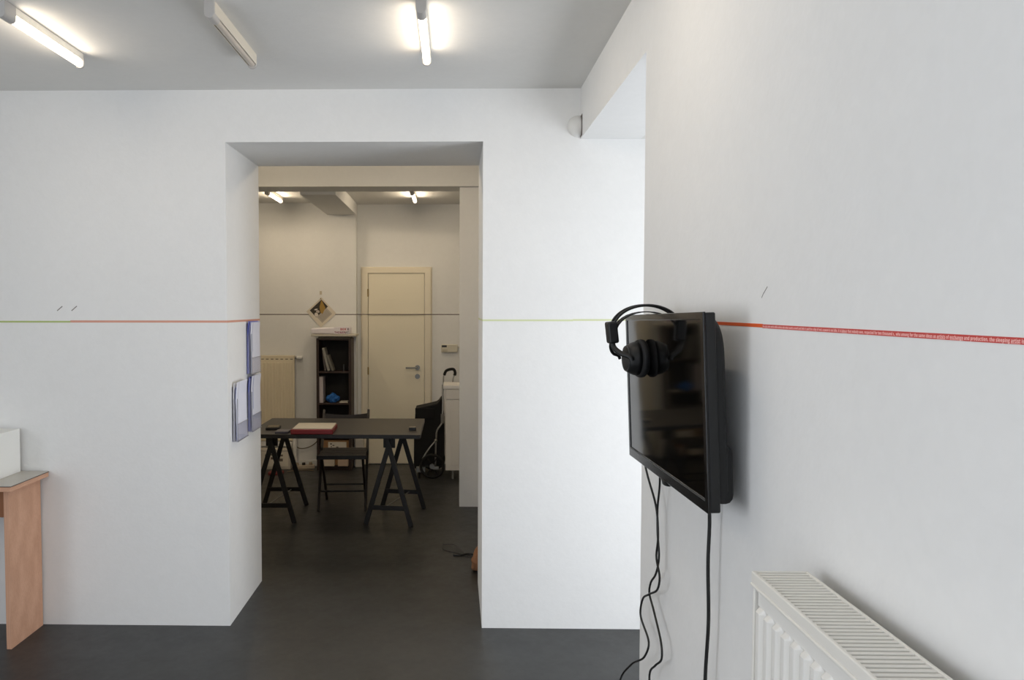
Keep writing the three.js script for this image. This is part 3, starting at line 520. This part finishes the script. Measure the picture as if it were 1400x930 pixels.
// kitchen unit
{
  const t = thing('kitchen_cabinet', 'white kitchen base cabinet with pale worktop beside the column', 'cabinet', [0.225, 0, -7.42]);
  obj('carcass', [span(-0.30, 0.30, 0.09, 0.872, -0.30, 0.0)], M.cabinet, t);
  obj('worktop', [soft(-0.323, 0.33, 0.873, 0.907, -0.32, 0.022, 0.004)], M.worktop, t);
  const dr = obj('drawer_front', [soft(-0.298, 0.298, 0.774, 0.868, 0, 0.018)], M.cabinet, t);
  const dd = obj('cabinet_door', [soft(-0.298, 0.298, 0.092, 0.768, 0, 0.018)], M.cabinet, t);
  obj('door_panel', [soft(-0.25, 0.25, 0.14, 0.67, 0.016, 0.0215, 0.002)], M.cabinet, dd);
  for (const [x, z] of [[-0.23, -0.04], [0.23, -0.04], [-0.23, -0.26], [0.23, -0.26]]) obj('foot', [cyl([x, 0, z], [x, 0.09, z], 0.016)], M.steel, t);
}
// shopping trolley
{
  const t = thing('shopping_trolley', 'black shopping trolley bag with curved chrome handle by the door', 'trolley', [-0.24, 0, -7.62], 0);
  const sh = new THREE.Shape(); sh.moveTo(-0.135, 0.09); sh.lineTo(-0.132, 0.40); sh.lineTo(-0.118, 0.655); sh.quadraticCurveTo(0.02, 0.685, 0.075, 0.70); sh.quadraticCurveTo(0.105, 0.715, 0.122, 0.75); sh.lineTo(0.138, 0.55); sh.lineTo(0.138, 0.10); sh.closePath();
  obj('bag', [new THREE.ExtrudeGeometry(sh, { depth: 0.24, bevelEnabled: true, bevelSize: 0.012, bevelThickness: 0.014, bevelSegments: 4 }).translate(0, 0, -0.18)], M.bagBlack, t);
  obj('flap', [soft(-0.131, 0.06, 0.57, 0.672, 0.07, 0.082, 0.004)], M.bagBlack, t);
  const fr = obj('frame', [tube([[0.135, 0.90, 0.085], [0.137, 0.76, 0.095], [0.135, 0.62, 0.11], [0.125, 0.53, 0.115], [0.082, 0.46, 0.12], [0.072, 0.36, 0.12], [0.066, 0.12, 0.12]], 0.0085, 50), tube([[0.066, 0.36, 0.125], [0.0, 0.28, 0.14], [-0.06, 0.18, 0.15], [-0.09, 0.09, 0.15]], 0.008, 30), new THREE.SphereGeometry(0.016, 14, 10).translate(0.07, 0.365, 0.13)], M.steel, t);
  obj('strap_buckle', [soft(0.118, 0.148, 0.53, 0.62, 0.105, 0.128, 0.003)], std('#777570', 0.5), t);
  const hd = obj('handle_tube', [tube([[0.130, 0.70, -0.21], [0.138, 0.88, -0.22], [0.142, 0.96, -0.22], [0.168, 1.012, -0.22], [0.24, 1.026, -0.22], [0.256, 0.99, -0.22], [0.236, 0.93, -0.22], [0.232, 0.72, -0.22]], 0.007, 70)], M.steel, t);
  obj('hand_grip', [tube([[0.146, 0.967, -0.22], [0.168, 1.012, -0.22], [0.24, 1.026, -0.22], [0.256, 0.99, -0.22], [0.25, 0.965, -0.22]], 0.014, 40, 12)], M.rubber, hd);
  for (const z of [0.165, -0.23]) { const w = obj('wheel', [new THREE.TorusGeometry(0.108, 0.013, 12, 40).translate(0.035, 0.121, z)], M.rubber, t);
    const sp = [cyl([0.035, 0.121, z - 0.015], [0.035, 0.121, z + 0.015], 0.024)]; const spokes = []; for (let k = 0; k < 6; k++) { const a = k * Math.PI / 3; spokes.push(cyl([0.035, 0.121, z], [0.035 + Math.cos(a) * 0.1, 0.121 + Math.sin(a) * 0.1, z], 0.006, 0.006, 8)); } obj('spoke_wheel', spokes, M.rubber, w); obj('hub', sp, M.dullSteel, w); }
  obj('foot_bracket', [soft(-0.12, -0.03, 0.055, 0.11, 0.11, 0.15, 0.006), soft(0.04, 0.10, 0.09, 0.12, 0.165, 0.175, 0.004)], M.dullSteel, t);
  obj('stand', [cyl([-0.09, 0, 0.14], [-0.09, 0.08, 0.14], 0.009), cyl([-0.09, 0, -0.16], [-0.09, 0.09, -0.16], 0.009)], M.rubber, t);
}
// floor litter by the right jamb
tag(obj('wire', [tube([[-0.074, 0.012, -5.36], [-0.066, 0.004, -5.24], [-0.03, 0.003, -5.2], [0.03, 0.003, -5.17], [0.08, 0.003, -5.1], [0.16, 0.003, -5.08]], 0.0028, 60, 8), tube([[-0.07, 0.01, -5.33], [0.0, 0.014, -5.32], [0.05, 0.01, -5.22], [0.09, 0.004, -5.11], [0.17, 0.003, -5.05]], 0.0026, 60, 8)], std('#3c3a38', 0.5)), 'thin wire lying in a loop on the floor by the right jamb', 'wire');
tag(obj('cable', [tube([[0.0, 0.006, -5.12], [0.05, 0.007, -5.11], [0.1, 0.007, -5.14], [0.2, 0.007, -5.1]], 0.006, 40)], M.cable), 'short black cable end on the floor by the brown bag', 'cable');
{
  const g = new THREE.IcosahedronGeometry(1, 4), p = g.attributes.position;
  for (let i = 0; i < p.count; i++) { const x = p.getX(i), y = p.getY(i), z = p.getZ(i), k = 1 + 0.1 * Math.sin(7 * x + 3 * z) + 0.07 * Math.sin(11 * y + 5 * x); p.setXYZ(i, x * 0.07 * k * (1 - 0.25 * y), Math.max(y, -0.9) * 0.085 * k, z * 0.09 * k); }
  g.computeVertexNormals(); const o = obj('paper_bag', [toCreasedNormals(g.translate(0, 0.078, 0), 0.4)], std('#8a5f3f', 0.85)); o.position.set(0.185, 0, -4.83);
  tag(o, 'crumpled brown paper bag on the floor behind the right jamb', 'bag');
}

renderer.render(scene, camera);
